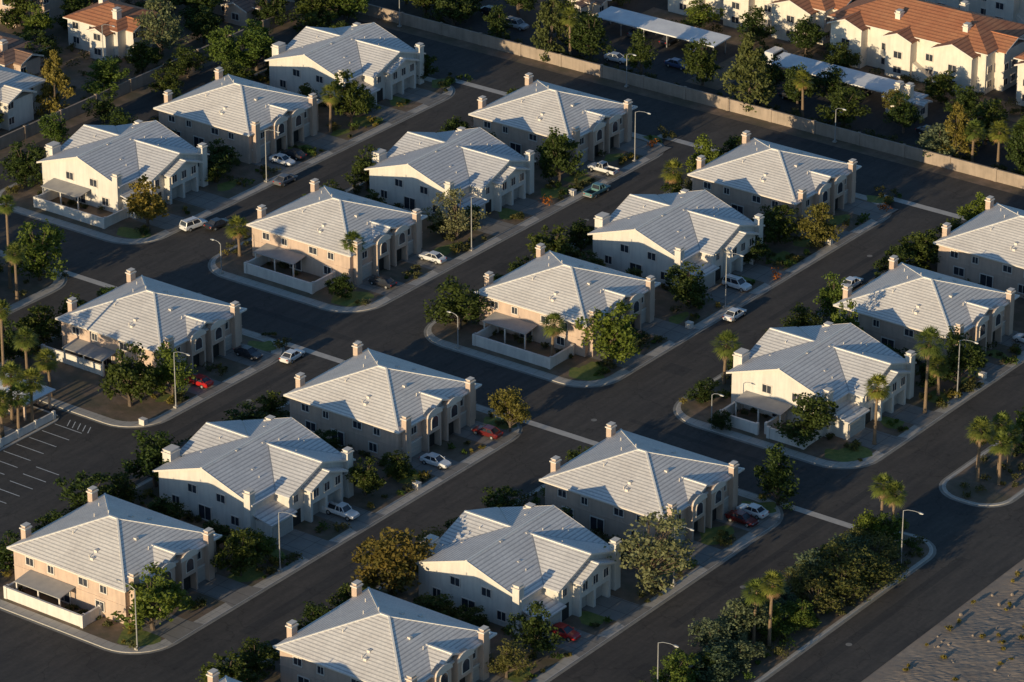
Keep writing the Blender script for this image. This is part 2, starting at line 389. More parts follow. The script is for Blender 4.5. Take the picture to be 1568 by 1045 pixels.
terrain(97,160,-130,10,.4,98.6)
sheet('desert_ground',160,400,-400,96,-.03,'desert'); sheet('desert_ground',97,160,10,96,-.03,'desert'); sheet('desert_ground',97,160,-400,-130,-.03,'desert')
rk=MB(); rr_=random.Random(77)
for i in range(420):
    x=rr_.uniform(99.5,140); y=rr_.uniform(-110,5); s=rr_.uniform(.08,.3); z=mnoise.noise(Vector((x*.05,y*.05,3)))*.45*min(1,(x-98.6)/4)+.1
    pts=[(x+s*rr_.uniform(.6,1.2)*math.cos(a),y+s*rr_.uniform(.6,1.2)*math.sin(a)) for a in [j*math.pi/3 for j in range(6)]]
    rk.loft([[(a,b,z-.3) for a,b in pts],[(x+(a-x)*.9,y+(b-y)*.9,z+s*.4) for a,b in pts],[(x+(a-x)*.4,y+(b-y)*.4,z+s*.8) for a,b in pts]],0)
obj('rocks',rk.mesh('rocks',['desert']))
sheet('street_asphalt',-113,98.5,-400,96,0,'asphalt')
sheet('verge_ground',-116,98.5,96,101,-.012,'gravel')
sheet('apartment_parking_lot',-400,200,101,400,-.01,'asphalt2')
sheet('gravel_yard',-400,-113,-400,130,-.004,'gravel')
pm=MB()
for x0,x1,y0,y1 in ((-21,-19.8,-60,-25),(25,27,-95,-70),(70,71.2,-60,-10),(-64,-62.5,10,50),(-19,-16,20,23),(24,28,5,8),(-40,-20,-15,-13.6),(30,60,-12.4,-11.4),(91,92.5,-90,-20),(73,75.5,-74,-70),(-18.5,-17.5,30,76),(27,28,30,70)):
    pm.poly([(x0,y0,.004),(x1,y0,.004),(x1,y1,.004),(x0,y1,.004)])
obj('asphalt_repair_patches',pm.mesh('asphalt_repair_patches',['patchasph']))
mh=MB()
for x,y in ((-19,-14),(26,-15),(72,-45),(-62,30),(-18,45),(27,60),(-19,-40),(26,-60),(92,-50),(50,-14),(-50,-15)):
    mh.poly([(x+.45*math.cos(a),y+.45*math.sin(a),.009) for a in [i*math.pi/8 for i in range(16)]])
obj('manhole_covers',mh.mesh('manhole_covers',['gutter']))
def rr(x0,x1,y0,y1,r):
    pts=[]
    for (cx,cy,a0) in ((x1-r,y0+r,-90),(x1-r,y1-r,0),(x0+r,y1-r,90),(x0+r,y0+r,180)):
        for i in range(9):
            a=math.radians(a0+i*90/8); pts.append((cx+r*math.cos(a),cy+r*math.sin(a)))
    return pts
BL=[(-103.5,-69,-7.8,80.5),(-57.2,-24.2,-7.8,80.5),(-13.8,21,-7.8,80.5),(32.6,66.5,-7.8,80.5),
    (-112.5,-69,-400,-21.2),(-57.2,-24.6,-58.5,-21.2),(-13.8,20.2,-109,-21.2),(32.6,65.6,-400,-21.2),
    (78,88,-400,-18.5),(77.6,88.5,-5.5,80)]
for i,(x0,x1,y0,y1) in enumerate(BL):
    r=6.5 if i<8 else 4.6
    mb=MB(); o=rr(x0,x1,y0,y1,r); q=rr(x0+.18,x1-.18,y0+.18,y1-.18,r-.18); gq=rr(x0-.45,x1+.45,y0-.45,y1+.45,r+.45)
    mb.loft([[(a,b,-.05) for a,b in o],[(a,b,.115) for a,b in o],[(a,b,.12) for a,b in q]],0)
    mb.poly([(a,b,.007) for a,b in gq],1)
    obj('kerb',mb.mesh('kerb',['kerb','gutter']))
    mb=MB(); mb.poly([(a,b,.124) for a,b in q]); obj('sidewalk',mb.mesh('sidewalk',['concrete']))
    ins=1.65
    if i>=8: ins=.55
    mb=MB(); mb.poly([(a,b,.128) for a,b in rr(x0+(ins if i>=8 else .5),x1-ins,y0+ins,y1-ins,max(1,r-ins))]); obj('gravel_yard',mb.mesh('gravel_yard',['gravel']))
mb=MB(); o=rr(-57.2,-37.2,-400,-60.5,2); mb.loft([[(a,b,-.05) for a,b in o],[(a,b,.12) for a,b in o]],0); obj('kerb',mb.mesh('kerb',['kerb']))
sheet('gravel_yard',-56.9,-37.6,-400,-60.9,.126,'gravel')
sheet('pool_deck',-50,-38.5,-84,-68,.130,'concrete'); sheet('swimming_pool',-45.5,-39.8,-82,-73,.136,'water')
dm=MB(); gm=MB(); rg=random.Random(5)
for k,x,y in HOUSES:
    fx=[b for b in (-69,-24.2,21,66.5) if b>x][0]
    if y<-20: fx={-24.2:-24.6,21:20.2,66.5:65.6}[fx]
    ds=(-6.2,6.1) if k=='A' else (-6.8,3.6)
    for c in ds:
        w=2.75
        dm.poly([(x+10,y+c-w,.133),(fx-1.9,y+c-w,.133),(fx-.1,y+c-w-.5,.133),(fx-.1,y+c+w+.5,.133),(fx-1.9,y+c+w,.133),(x+10,y+c+w,.133)])
    for (cx,cy) in ((x+12.8,y-.2),(x+13.5,y+10.8),(x+13.4,y-11.5)):
        if rg.random()<.75:
            n=14; a0=rg.uniform(0,6); rx=rg.uniform(1.2,2.4); ry=rg.uniform(1.2,3.0)
            gm.poly([(cx+rx*(1+.25*math.sin(3*t+a0))*math.cos(t),cy+ry*(1+.25*math.sin(2*t+a0))*math.sin(t),.131) for t in [2*math.pi*i/n for i in range(n)]])
for cx,cy,rx,ry in ((-74,-3.5,3,2.2),(-29.5,-3.5,2.8,2.4),(16,-3.4,2.8,2.2),(61.5,-3.8,2.6,2.0),(15.5,-104.5,2.8,2.6),(15.5,-24.5,2.6,2),(60.8,-24.6,2.6,1.8),(-29.6,-24.6,2.4,1.8)):
    gm.poly([(cx+rx*(1+.2*math.sin(3*t))*math.cos(t),cy+ry*(1+.2*math.sin(2*t+1))*math.sin(t),.1315) for t in [2*math.pi*i/18 for i in range(18)]])
obj('driveways',dm.mesh('driveways',['drive'])); obj('grass_patches',gm.mesh('grass_patches',['grass']))
gu=MB()
for x0,x1 in ((-69,-57.2),(-24.4,-13.8),(20.6,32.6),(66,78)):
    gu.poly([(x0-4,-21.9,.011),(x1+4,-21.9,.011),(x1+4,-20.6,.011),(x0-4,-20.6,.011)])
    if x0<60: gu.poly([(x0-5,81.5,.011),(x1+5,81.5,.011),(x1+5,83.0,.011),(x0-5,83.0,.011)])
obj('concrete_gutters',gu.mesh('concrete_gutters',['kerb']))
ps=MB()
for i in range(16):
    y=-63-i*2.75; ps.poly([(-36.9,y,.008),(-31.6,y,.008),(-31.6,y+.14,.008),(-36.9,y+.14,.008)])
    if i>3: ps.poly([(-29.6,y-1,.008),(-25.2,y-1,.008),(-25.2,y-.86,.008),(-29.6,y-.86,.008)])
for i in range(5): 
    ps.poly([(-36+i,-60.6,.009),(-35.85+i,-60.6,.009),(-34.85+i,-62.4,.009),(-35+i,-62.4,.009)])
obj('parking_stall_markings',ps.mesh('parking_stall_markings',['white']))

# ------------------------------------------------------------------ walls
def wallrun(name,p,q,h,th,mat,pil=6.,capm=None):
    p=Vector((p[0],p[1],0));q=Vector((q[0],q[1],0)); d=q-p; L=d.length; t=d/L; n=Vector((-t.y,t.x,0))
    mb=MB(); mb.wbox(p,t,n,0,L,-th/2,th/2,0,h,0); mb.wbox(p,t,n,-.05,L+.05,-th/2-.06,th/2+.06,h,h+.12,1)
    k=max(1,round(L/pil))
    for i in range(k+1):
        a=L*i/k; mb.wbox(p,t,n,a-.25,a+.25,-th/2-.12,th/2+.12,0,h+.24,0)
    return obj(name,mb.mesh(name,[mat,capm or mat]))
wallrun('perimeter_block_wall',(-116,99.2),(180,98.6),2.1,.25,'block',9)
wallrun('perimeter_block_wall',(-116,-120),(-116,99),2.1,.25,'block',9)
for x0,x1,yf in ((-49,-35.6,-4.6),(-3.6,10.6,-4.8),(-94,-79,-4.6)):
    wallrun('yard_wall',(x0,yf),(x1,yf),1.75,.22,'yardwall',20)
    wallrun('yard_wall',(x1,yf+.3),(x1,1.0),1.75,.22,'yardwall',20)
    wallrun('yard_wall',(x0,yf+.3),(x0,1.0),1.75,.22,'yardwall',20)
wallrun('yard_wall',(41.4,-5.0),(48,-5.0),1.75,.22,'yardwall',20); wallrun('yard_wall',(50,-5.0),(56,-5.0),1.75,.22,'yardwall',20)
wallrun('yard_wall',(41.4,-4.7),(41.4,1),1.75,.22,'yardwall',20); wallrun('yard_wall',(56,-4.7),(56,1),1.75,.22,'yardwall',20); wallrun('yard_wall',(49,-4),(49,1),1.75,.22,'yardwall',20)
wallrun('yard_wall',(-6,-106.6),(7.7,-106.6),1.75,.22,'yardwall',20); wallrun('yard_wall',(7.7,-106.3),(7.7,-103),1.75,.22,'yardwall',20); wallrun('yard_wall',(-6,-106.3),(-6,-103),1.75,.22,'yardwall',20)
wallrun('yard_wall',(-54,-46.6),(-42,-46.6),1.75,.22,'yardwall',20)
wallrun('pool_fence_wall',(-37.9,-100),(-37.9,-62),1.2,.15,'yardwall',4)
wallrun('strip_block_wall',(80,-120),(80,-62),1.4,.2,'block',8)

# ------------------------------------------------------------------ neighbouring buildings
def terra_house(name,x,y,w,d,h,wall,roof,rot=0,wins=3,p=.38,wings=((.26,.16),)):
    e=bpy.data.objects.new(name,None); COL.objects.link(e); e.location=(x,y,0); e.rotation_euler=(0,0,rot)
    a=MB(); a.box(-w/2,w/2,-d/2,d/2,0,h,0); a.box(w/2,w/2+1.8,-d*.3,d*.15,0,h-.2,0)
    r=MB(); hip(r,-w/2-.6,w/2+.6,-d/2-.6,d/2+.6,h+.2,p,cap=False)
    gable(r,'x',-d*.075,d*.225+.5,0,w/2+2.4,h,p)
    f=MB(); g=MB(); fl=[z for z in (1.0,3.8,6.5) if z+1.2<h]
    for i,(cx,hw) in enumerate(wings):
        dz=.04*i
        a.box(w*(cx-hw),w*(cx+hw),-d/2-2.2,-d/2,0,h-.3-dz,0)
        a.loft([[(w*(cx-hw),-d/2-2.2,h-.3-dz),(w*(cx+hw),-d/2-2.2,h-.3-dz),(w*cx,-d/2-2.2,h-.3+w*hw*p)],[(w*(cx-hw),-d/2,h-.3-dz),(w*(cx+hw),-d/2,h-.3-dz),(w*cx,-d/2,h-.3+w*hw*p)]],0)
        gable(r,'y',w*cx,w*hw+.5,-d/2-2.8,0,h-.1-dz,p)
        for z in fl: window(f,g,'-y',d/2+2.2,w*cx,1.6,z,z+1.2)
    for z in fl:
        for i in range(wins):
            a_=-w/2+w*(i+.5)/wins
            if all(abs(a_/w-cx)>hw+.03 for cx,hw in wings): window(f,g,'-y',d/2,a_,1.4,z,z+1.2)
            window(f,g,'+y',d/2,a_,1.4,z,z+1.2)
        for i in range(max(2,wins-1)):
            b_=-d/2+d*(i+.5)/max(2,wins-1)
            window(f,g,'+x',w/2,b_,1.3,z,z+1.2) if not(-d*.35<b_<d*.2) else window(f,g,'+x',w/2+1.8,b_,1.3,z,z+1.2)
            window(f,g,'-x',w/2,b_,1.3,z,z+1.2)
    c=MB(); chimney(c,-w*.35,d*.2,1,1.3,h+w*.5*.15+1.2); chimney(c,w*.3,-d*.25,1,1.3,h+2.6)
    if w>20:
        chimney(c,-w*.12,-d*.3,1,1.3,h+2.4); chimney(c,w*.12,d*.3,1,1.3,h+2.8)
        for sx in (-.48,.02):
            a.hexa([(w*sx,-d/2-1.3,0),(w*sx+4.5,-d/2-1.3,0),(w*sx+4.5,-d/2,0),(w*sx,-d/2,0),(w*sx,-d/2-1.3,3.9),(w*sx+4.5,-d/2-1.3,1.2),(w*sx+4.5,-d/2,1.2),(w*sx,-d/2,3.9)],0)
    obj('walls',a.mesh('w',[wall]),parent=e); obj('roof',r.mesh('r',[roof,roof,'trim']),parent=e)
    obj('window_frames',f.mesh('f',['trim']),parent=e); obj('windows',g.mesh('g',['glass']),parent=e); obj('chimneys',c.mesh('c',[wall,'trim']),parent=e)
    return e
W3=((-.36,.10),(-.02,.08),(.33,.12)); W2=((-.28,.13),(.26,.16))
terra_house('apartment_building',-47,143,34,14,6.6,'cream','terra',0,7,.38,W3)
terra_house('apartment_building',-10,140,32,16,7.6,'cream','terra',0,7,.38,W3)
terra_house('apartment_building',19,141,15,15,7.6,'cream','terra',0,4,.38,W2)
terra_house('apartment_building',-8,172,36,15,7.6,'cream','terra',0,7,.38,W3)
terra_house('apartment_building',-85,148,28,14,6.6,'cream','terra',0,5,.38,W2)
terra_house('apartment_building',38,150,15,18,7.6,'cream','terra',0,4)
terra_house('tile_roof_house',-134,60,12,11,5.4,'stuccoB','terra',0,3)
terra_house('tile_roof_house',-128,22,11,14,5.2,'stuccoB','roof',0,3)
terra_house('tile_roof_house',-144,40,14,11,3.2,'stuccoA','brownroof',0,3)
terra_house('tile_roof_house',-127,88,17,10,3.4,'stuccoA','brownroof',0,3)
terra_house('tile_roof_house',-130,108,15,12,5.2,'stuccoA','brownroof',0,3)
terra_house('tile_roof_house',-160,64,14,12,5.2,'stuccoA','terra',0,3)
terra_house('tile_roof_house',-152,84,14,12,3.6,'stuccoA','brownroof',0,3)
terra_house('tile_roof_house',-176,84,14,12,5.2,'stuccoB','terra',0,3)
terra_house('tile_roof_house',-128,4,13,13,3.5,'stuccoA','terra',0,3)
terra_house('utility_building',-1,116.5,5,4.4,2.9,'cream','roof',0,1,.3)
terra_house('utility_building',-75,125,5,5,2.9,'cream','brownroof',0,1,.3)
for i,(x0,x1,y0,y1) in enumerate(((-66,-27,126.5,134),(-28,30,124,131.5),(-100,40,101,103.5),(-40,-33,106,124))):
    sheet('gravel_yard',x0,x1,y0,y1,.002+.004*i,'gravel')
def carport(x0,x1,y0,y1,h):
    mb=MB(); mb.hexa([(x0,y0,h),(x1,y0,h),(x1,y1,h+.25),(x0,y1,h+.25),(x0,y0,h+.22),(x1,y0,h+.22),(x1,y1,h+.47),(x0,y1,h+.47)],0)
    n=int((x1-x0)//5)
    for i in range(n+1):
        x=x0+.6+(x1-x0-1.2)*i/n
        for y in (y0+.8,y1-.9): mb.box(x-.08,x+.08,y-.08,y+.08,0,h+.1,1)
        mb.box(x-.05,x+.05,y0+.2,y1-.2,h-.2,h+.0,1)
    obj('carport',mb.mesh('carport',['carportroof','steel']))
carport(-68,-41.5,117.4,123,2.6); carport(-29.5,-4.6,116.4,122,2.6)
mb=MB(); hip(mb,-50,-40.5,-65.5,-58.5,2.9,.12,cap=False)
mb.box(-49.3,-44,-64.8,-59.2,0,2.7,2)
for x in (-43.5,-41): 
    for y in (-64.8,-59.4): mb.box(x-.15,x+.15,y-.15,y+.15,0,2.7,2)
obj('pool_pavilion',mb.mesh('pool_pavilion',['carportroof','trim','stuccoA']))

# ------------------------------------------------------------------ street lamps
def lamp(x,y,h=9.2,arm=2.4,d=1):
    mb=MB(); mb.tube([(0,0,0),(0,0,.5),(0,0,.55),(0,0,h*.6),(0,0,h)],[.16,.16,.1,.085,.06],0,8)
    mb.tube([(0,0,h-.05),(d*arm*.3,0,h+.28),(d*arm*.75,0,h+.42),(d*arm,0,h+.4)],[.045,.04,.035,.035],0,6)
    mb.loft([[(d*(arm-.05),-.06,h+.36),(d*(arm-.05),.06,h+.36),(d*(arm-.05),.06,h+.46),(d*(arm-.05),-.06,h+.46)],
             [(d*(arm+.25),-.17,h+.3),(d*(arm+.25),.17,h+.3),(d*(arm+.25),.13,h+.5),(d*(arm+.25),-.13,h+.5)],
             [(d*(arm+.75),-.1,h+.33),(d*(arm+.75),.1,h+.33),(d*(arm+.75),.08,h+.42),(d*(arm+.75),-.08,h+.42)]],0)
    mb.box(-.3,.3,-.3,.3,0,.25,1)
    obj('street_lamp',mb.mesh('street_lamp',['steel','concrete']),(x,y,.12))
for x,y,h,d in ((-70.3,26.3,9.2,1),(-25.6,23.8,9.2,1),(19.6,29.4,9.2,1),(-26,-48.4,9,1),(18.8,-78.8,9,1),(17.5,-106.8,9,-1),(64.3,-50.4,9,1),(80.6,-78,9,1),
    (86.6,-28.1,9,1),(41.5,-7.2,5.4,1),(-3.2,97.4,6,1),(65.2,22.9,9.4,1),(-5,-7.1,5.2,-1),(-125.7,48,9,1),(-97.5,97.6,6,1),(-52.1,-7.0,5,-1),(-46.7,97.5,6,1),(65,66,9,1),(-25.8,70,9,1),(40,97.5,6,1)):
    lamp(x,y,h,2.4 if h>6.5 else 1.3,d)

# ------------------------------------------------------------------ vehicles
def car_mesh(kind,paint):
    mb=MB()
    def ring(x,w,zb,zt): 
        return [(x,-w*.86,zb),(x,-w,zb+.16),(x,-w*.99,zt-.16),(x,-w*.86,zt),(x,w*.86,zt),(x,w*.99,zt-.16),(x,w,zb+.16),(x,w*.86,zb)]
    def cab(x0,x1,t0,t1,zb,zt,wb,wt):
        c=[(x0,-wb,zb),(x1,-wb,zb),(x1,wb,zb),(x0,wb,zb),(t0,-wt,zt),(t1,-wt,zt),(t1,wt,zt),(t0,wt,zt)]
        mb.hexa(c,1)
        mb.box(t0-.06,t1+.06,-wt-.03,wt+.03,zt-.01,zt+.06,0)
        for i in range(4): mb.beam(c[i],c[i+4],.09,.09,0)
        xm=(x0+x1)/2; tm=(t0+t1)/2
        for s in (-1,1): mb.beam((xm,s*wb,zb),(tm,s*wt,zt),.09,.07,0)
        for s in (-1,1): mb.beam((x0,s*wb,zb),(x1,s*wb,zb),.06,.06,0)
    if kind=='sedan':
        mb.loft([ring(-2.32,.72,.38,.8),ring(-2.2,.85,.3,.97),ring(-1.6,.9,.25,1.0),ring(-.4,.9,.24,.97),ring(.95,.9,.25,.95),ring(1.8,.87,.27,.84),ring(2.2,.8,.3,.74),ring(2.34,.66,.36,.62)],0)
        cab(-1.75,1.05,-1.05,.28,.93,1.42,.8,.62); wx=(-1.38,1.42); wr=.33
    elif kind=='suv':
        mb.loft([ring(-2.35,.84,.42,1.05),ring(-2.25,.92,.36,1.12),ring(-.4,.95,.34,1.12),ring(1.0,.95,.34,1.1),ring(1.9,.91,.36,1.02),ring(2.3,.84,.4,.88)],0)
        cab(-2.2,1.1,-1.95,.45,1.08,1.74,.86,.72); wx=(-1.4,1.45); wr=.38
        for s in (-1,1): mb.beam((-1.8,s*.62,1.85),(.2,s*.62,1.85),.05,.05,2)
    elif kind=='van':
        mb.loft([ring(-2.5,.85,.4,1.9),ring(-2.4,.95,.34,2.0),ring(.9,.95,.34,2.0),ring(1.6,.93,.36,1.35),ring(2.4,.85,.4,1.0)],0)
        mb.hexa([(.95,-.8,1.4),(1.62,-.8,1.36),(1.62,.8,1.36),(.95,.8,1.4),(.93,-.78,1.96),(1.0,-.78,1.94),(1.0,.78,1.94),(.93,.78,1.96)],1)
        for s in (-1,1): mb.box(-2.0,.85,s*.955-.02,s*.955+.02,1.25,1.7,1)
        wx=(-1.5,1.6); wr=.36
    else:
        mb.loft([ring(-.55,.93,.42,1.08),ring(.9,.94,.4,1.08),ring(2.2,.9,.42,1.0),ring(2.65,.82,.46,.86)],0)
        cab(-.5,1.15,-.35,.6,1.05,1.72,.84,.7); wx=(-1.65,1.75); wr=.39
        mb.box(-2.7,-.56,-.9,.9,.5,.68,0)
        for s in (-1,1): mb.box(-2.7,-.56,s*.88-.06,s*.88+.06,.68,1.08,0)
        mb.box(-2.78,-2.7,-.93,.93,.5,1.06,0); mb.box(-2.68,-.6,-.8,.8,.69,.72,2)
        mb.box(-2.9,-2.79,-.85,.85,.45,.6,3)
    mb_l=2.3 if kind!='pickup' else 2.62
    for x in wx:
        for s in (-1,1):
            mb.tube([(x,s*.72,wr),(x,s*.95,wr)],[wr,wr],2,14); mb.tube([(x,s*.95,wr),(x,s*.965,wr)],[wr*.58,wr*.5],3,10)
    for s in (-1,1):
        mb.box(mb_l-.12,mb_l+.02,s*.62-.16,s*.62+.16,.6,.73,3)
        back=-2.33 if kind!='pickup' else -2.8
        mb.box(back-.02,back+.12,s*.68-.13,s*.68+.13,.74,.9,4)
        mb.box(.75,.92,s*1.0-.09,s*1.0+.09,.98 if kind=='sedan' else 1.12,1.1 if kind=='sedan' else 1.26,0)
    return mb.mesh('car',[paint,'glass','tyre','steel','red_l'])
def paint(name,c):
    m,nt,b=newmat(name); b.inputs['Roughness'].default_value=.35; b.inputs['Metallic'].default_value=.15
    tc=N(nt,'ShaderNodeTexCoord').outputs['Object']
    col=ramp(nt,noise(nt,tc,1.5,4),[(.3,tuple(x*.88 for x in c)),(.7,c)])
    nt.links.new(col,b.inputs['Base Color']); b.inputs['Coat Weight'].default_value=.4
    return m
PT={'white':paint('paint_white',(.80,.80,.80)),'silver':paint('paint_silver',(.46,.47,.49)),'dark':paint('paint_dark',(.03,.032,.04)),'red':paint('paint_red',(.5,.02,.02)),
'dred':paint('paint_dark_red',(.14,.015,.015)),'teal':paint('paint_teal',(.14,.28,.29)),'grey':paint('paint_grey',(.16,.16,.17)),'blue':paint('paint_blue',(.05,.08,.18))}
CM={}
NM={'sedan':'parked_car','suv':'parked_suv','van':'parked_van','pickup':'pickup_truck'}
def car(kind,col,x,y,rot,jit=.03):
    k=(kind,col)
    if k not in CM: CM[k]=car_mesh(kind,PT[col])
    on=any(b[0]<x<b[1] and b[2]<y<b[3] for b in BL)
    obj(NM[kind],CM[k],(x,y,.135 if on else .01),math.radians(rot)+R.uniform(-jit,jit))
for c in (('suv','white',-67.5,4.3,80),('sedan','dark',-64.6,7.0,82),('sedan','white',-73.2,34.0,0),('sedan','dark',-73.4,37.2,180),('sedan','grey',-67.6,28,90),
('pickup','white',-27.4,62.9,180),('pickup','teal',-22.9,55,90),('sedan','white',-28.1,16.7,180),('sedan','dark',-28.6,4.4,180),('sedan','white',-22.9,-25,92),
('sedan','dark',-28.7,-28.4,0),('sedan','red',-28.4,-40.4,180),('suv','white',17.0,36.6,0),('sedan','white',22.7,27.4,90),('sedan','white',31.0,48.2,90),
('van','white',-33.1,125,90),('sedan','silver',-55.5,107,0),('sedan','white',16.3,-40.6,0),('sedan','dred',16.6,-28.6,180),('pickup','white',15.3,-61.0,0),
('sedan','dred',61.6,-29.5,0),('sedan','white',61.4,-26.6,180),('sedan','red',60.5,-70.6,0),('sedan','dark',30.7,-103,90),('sedan','white',64.0,46,180),
('sedan','grey',-60,120.3,90),('sedan','dark',-53,120.3,90),('sedan','white',-47,120.3,90),('sedan','blue',-24,119,90),('sedan','grey',-17,119,90),('suv','dark',-11,119,90),
('sedan','dark',-20,110,0),('sedan','blue',-45,111,0),('sedan','grey',-10,108,0),('suv','silver',-80,110,0),('sedan','dark',-88,113,0),('sedan','dark',8,110,0),('suv','grey',61,75.5,0)):
    car(*c)

# ------------------------------------------------------------------ trees
def leaf(mb,c,s,r,mi):
    n=Vector((r.gauss(0,1),r.gauss(0,1),r.gauss(0,1)+.4)).normalized()
    u=n.orthogonal().normalized(); v=n.cross(u); a=r.uniform(0,6.28)
    u,v=u*math.cos(a)+v*math.sin(a),v*math.cos(a)-u*math.sin(a)
    s1=s*r.uniform(.6,1.3); s2=s1*r.uniform(.45,.8)
    mb.poly([c-u*s1,c-v*s2,c+u*s1,c+v*s2],mi)
def clump(mb,c,rad,n,s,r,mi=1):
    for _ in range(n):
        d=Vector((r.gauss(0,1),r.gauss(0,1),r.gauss(0,1))).normalized()*rad*r.uniform(.35,1.05)
        d.z*=.75; leaf(mb,c+d,s,r,mi)
def tree_mesh(seed,leafm,sparse=False,cone=False):
    r=random.Random(seed); mb=MB(); H=7.; W=6.
    mb.tube([(0,0,0),(.08,.05,1.0),(-.05,.1,2.4),(.05,0,4.2)],[.24,.17,.13,.06],0,7)
    cs=[]
    lean=Vector((r.uniform(-.4,.4),r.uniform(-.4,.4),0))
    if cone:
        for i in range(90):
            z=r.uniform(.10,1.); rr_=(1-z)**.75*W*.52*r.uniform(.3,1.05)+.1; a=r.uniform(0,6.28)
            cs.append((Vector((rr_*math.cos(a),rr_*math.sin(a),z*H)),.72*(1.15-z*.6)))
    else:
        nl=r.randint(4,6); lobes=[]
        for i in range(nl):
            a=6.28*i/nl+r.uniform(-.5,.5); q=r.uniform(.15,.30)*W
            lobes.append((Vector((q*math.cos(a),q*math.sin(a),r.uniform(.33,.66)*H)),r.uniform(.24,.34)*W))
        lobes.append((Vector((r.uniform(-.4,.4),r.uniform(-.4,.4),.76*H)),.27*W))
        for c,q in lobes:
            for i in range(15 if not sparse else 14):
                d=Vector((r.gauss(0,1),r.gauss(0,1),r.gauss(0,1))).normalized()*q*r.uniform(.5,1.)
                cs.append((c+d+lean,r.uniform(.45,.95)))
    for c,q in cs:
        if not cone or r.random()<.4:
            if r.random()<(.6 if sparse else .25):
                mid=Vector((c.x*.35,c.y*.35,c.z*.62)); mb.tube([(0,0,min(1.6,c.z*.4)),tuple(mid),tuple(c)],[.09,.055,.02],0,4)
        clump(mb,c,q,44 if not sparse else 30,.19 if not sparse else .15,r,1)
    return mb.mesh('tree',['bark',leafm])
TM={}
for k,lm,sp,cn in (('dark','leaf_dark',0,0),('green','leaf_green',0,0),('yellow','leaf_yellow',0,0),('pale','leaf_pale',1,0),('olive','leaf_olive',1,0),('sage','leaf_sage',0,0),('orange','leaf_orange',0,0),('pine','leaf_pine',0,1),('ycone','leaf_yellow',0,1)):
    TM[k]=[tree_mesh(sd_,lm,bool(sp),bool(cn)) for sd_ in ([1,2,3,4] if k in('dark','green') else [5,6])]
NAME={'dark':'ficus_tree','green':'ash_tree','yellow':'autumn_ash_tree','pale':'palo_verde_tree','olive':'mesquite_tree','sage':'acacia_tree','orange':'autumn_oak_tree','pine':'pine_tree','ycone':'cypress_tree'}
def tree(k,x,y,h,w):
    me=R.choice(TM[k]); s=w/6.*1.2
    obj(NAME[k],me,(x,y,.1),R.uniform(0,6.28),scale=(s,s*R.uniform(.9,1.1),h/7.*1.02))
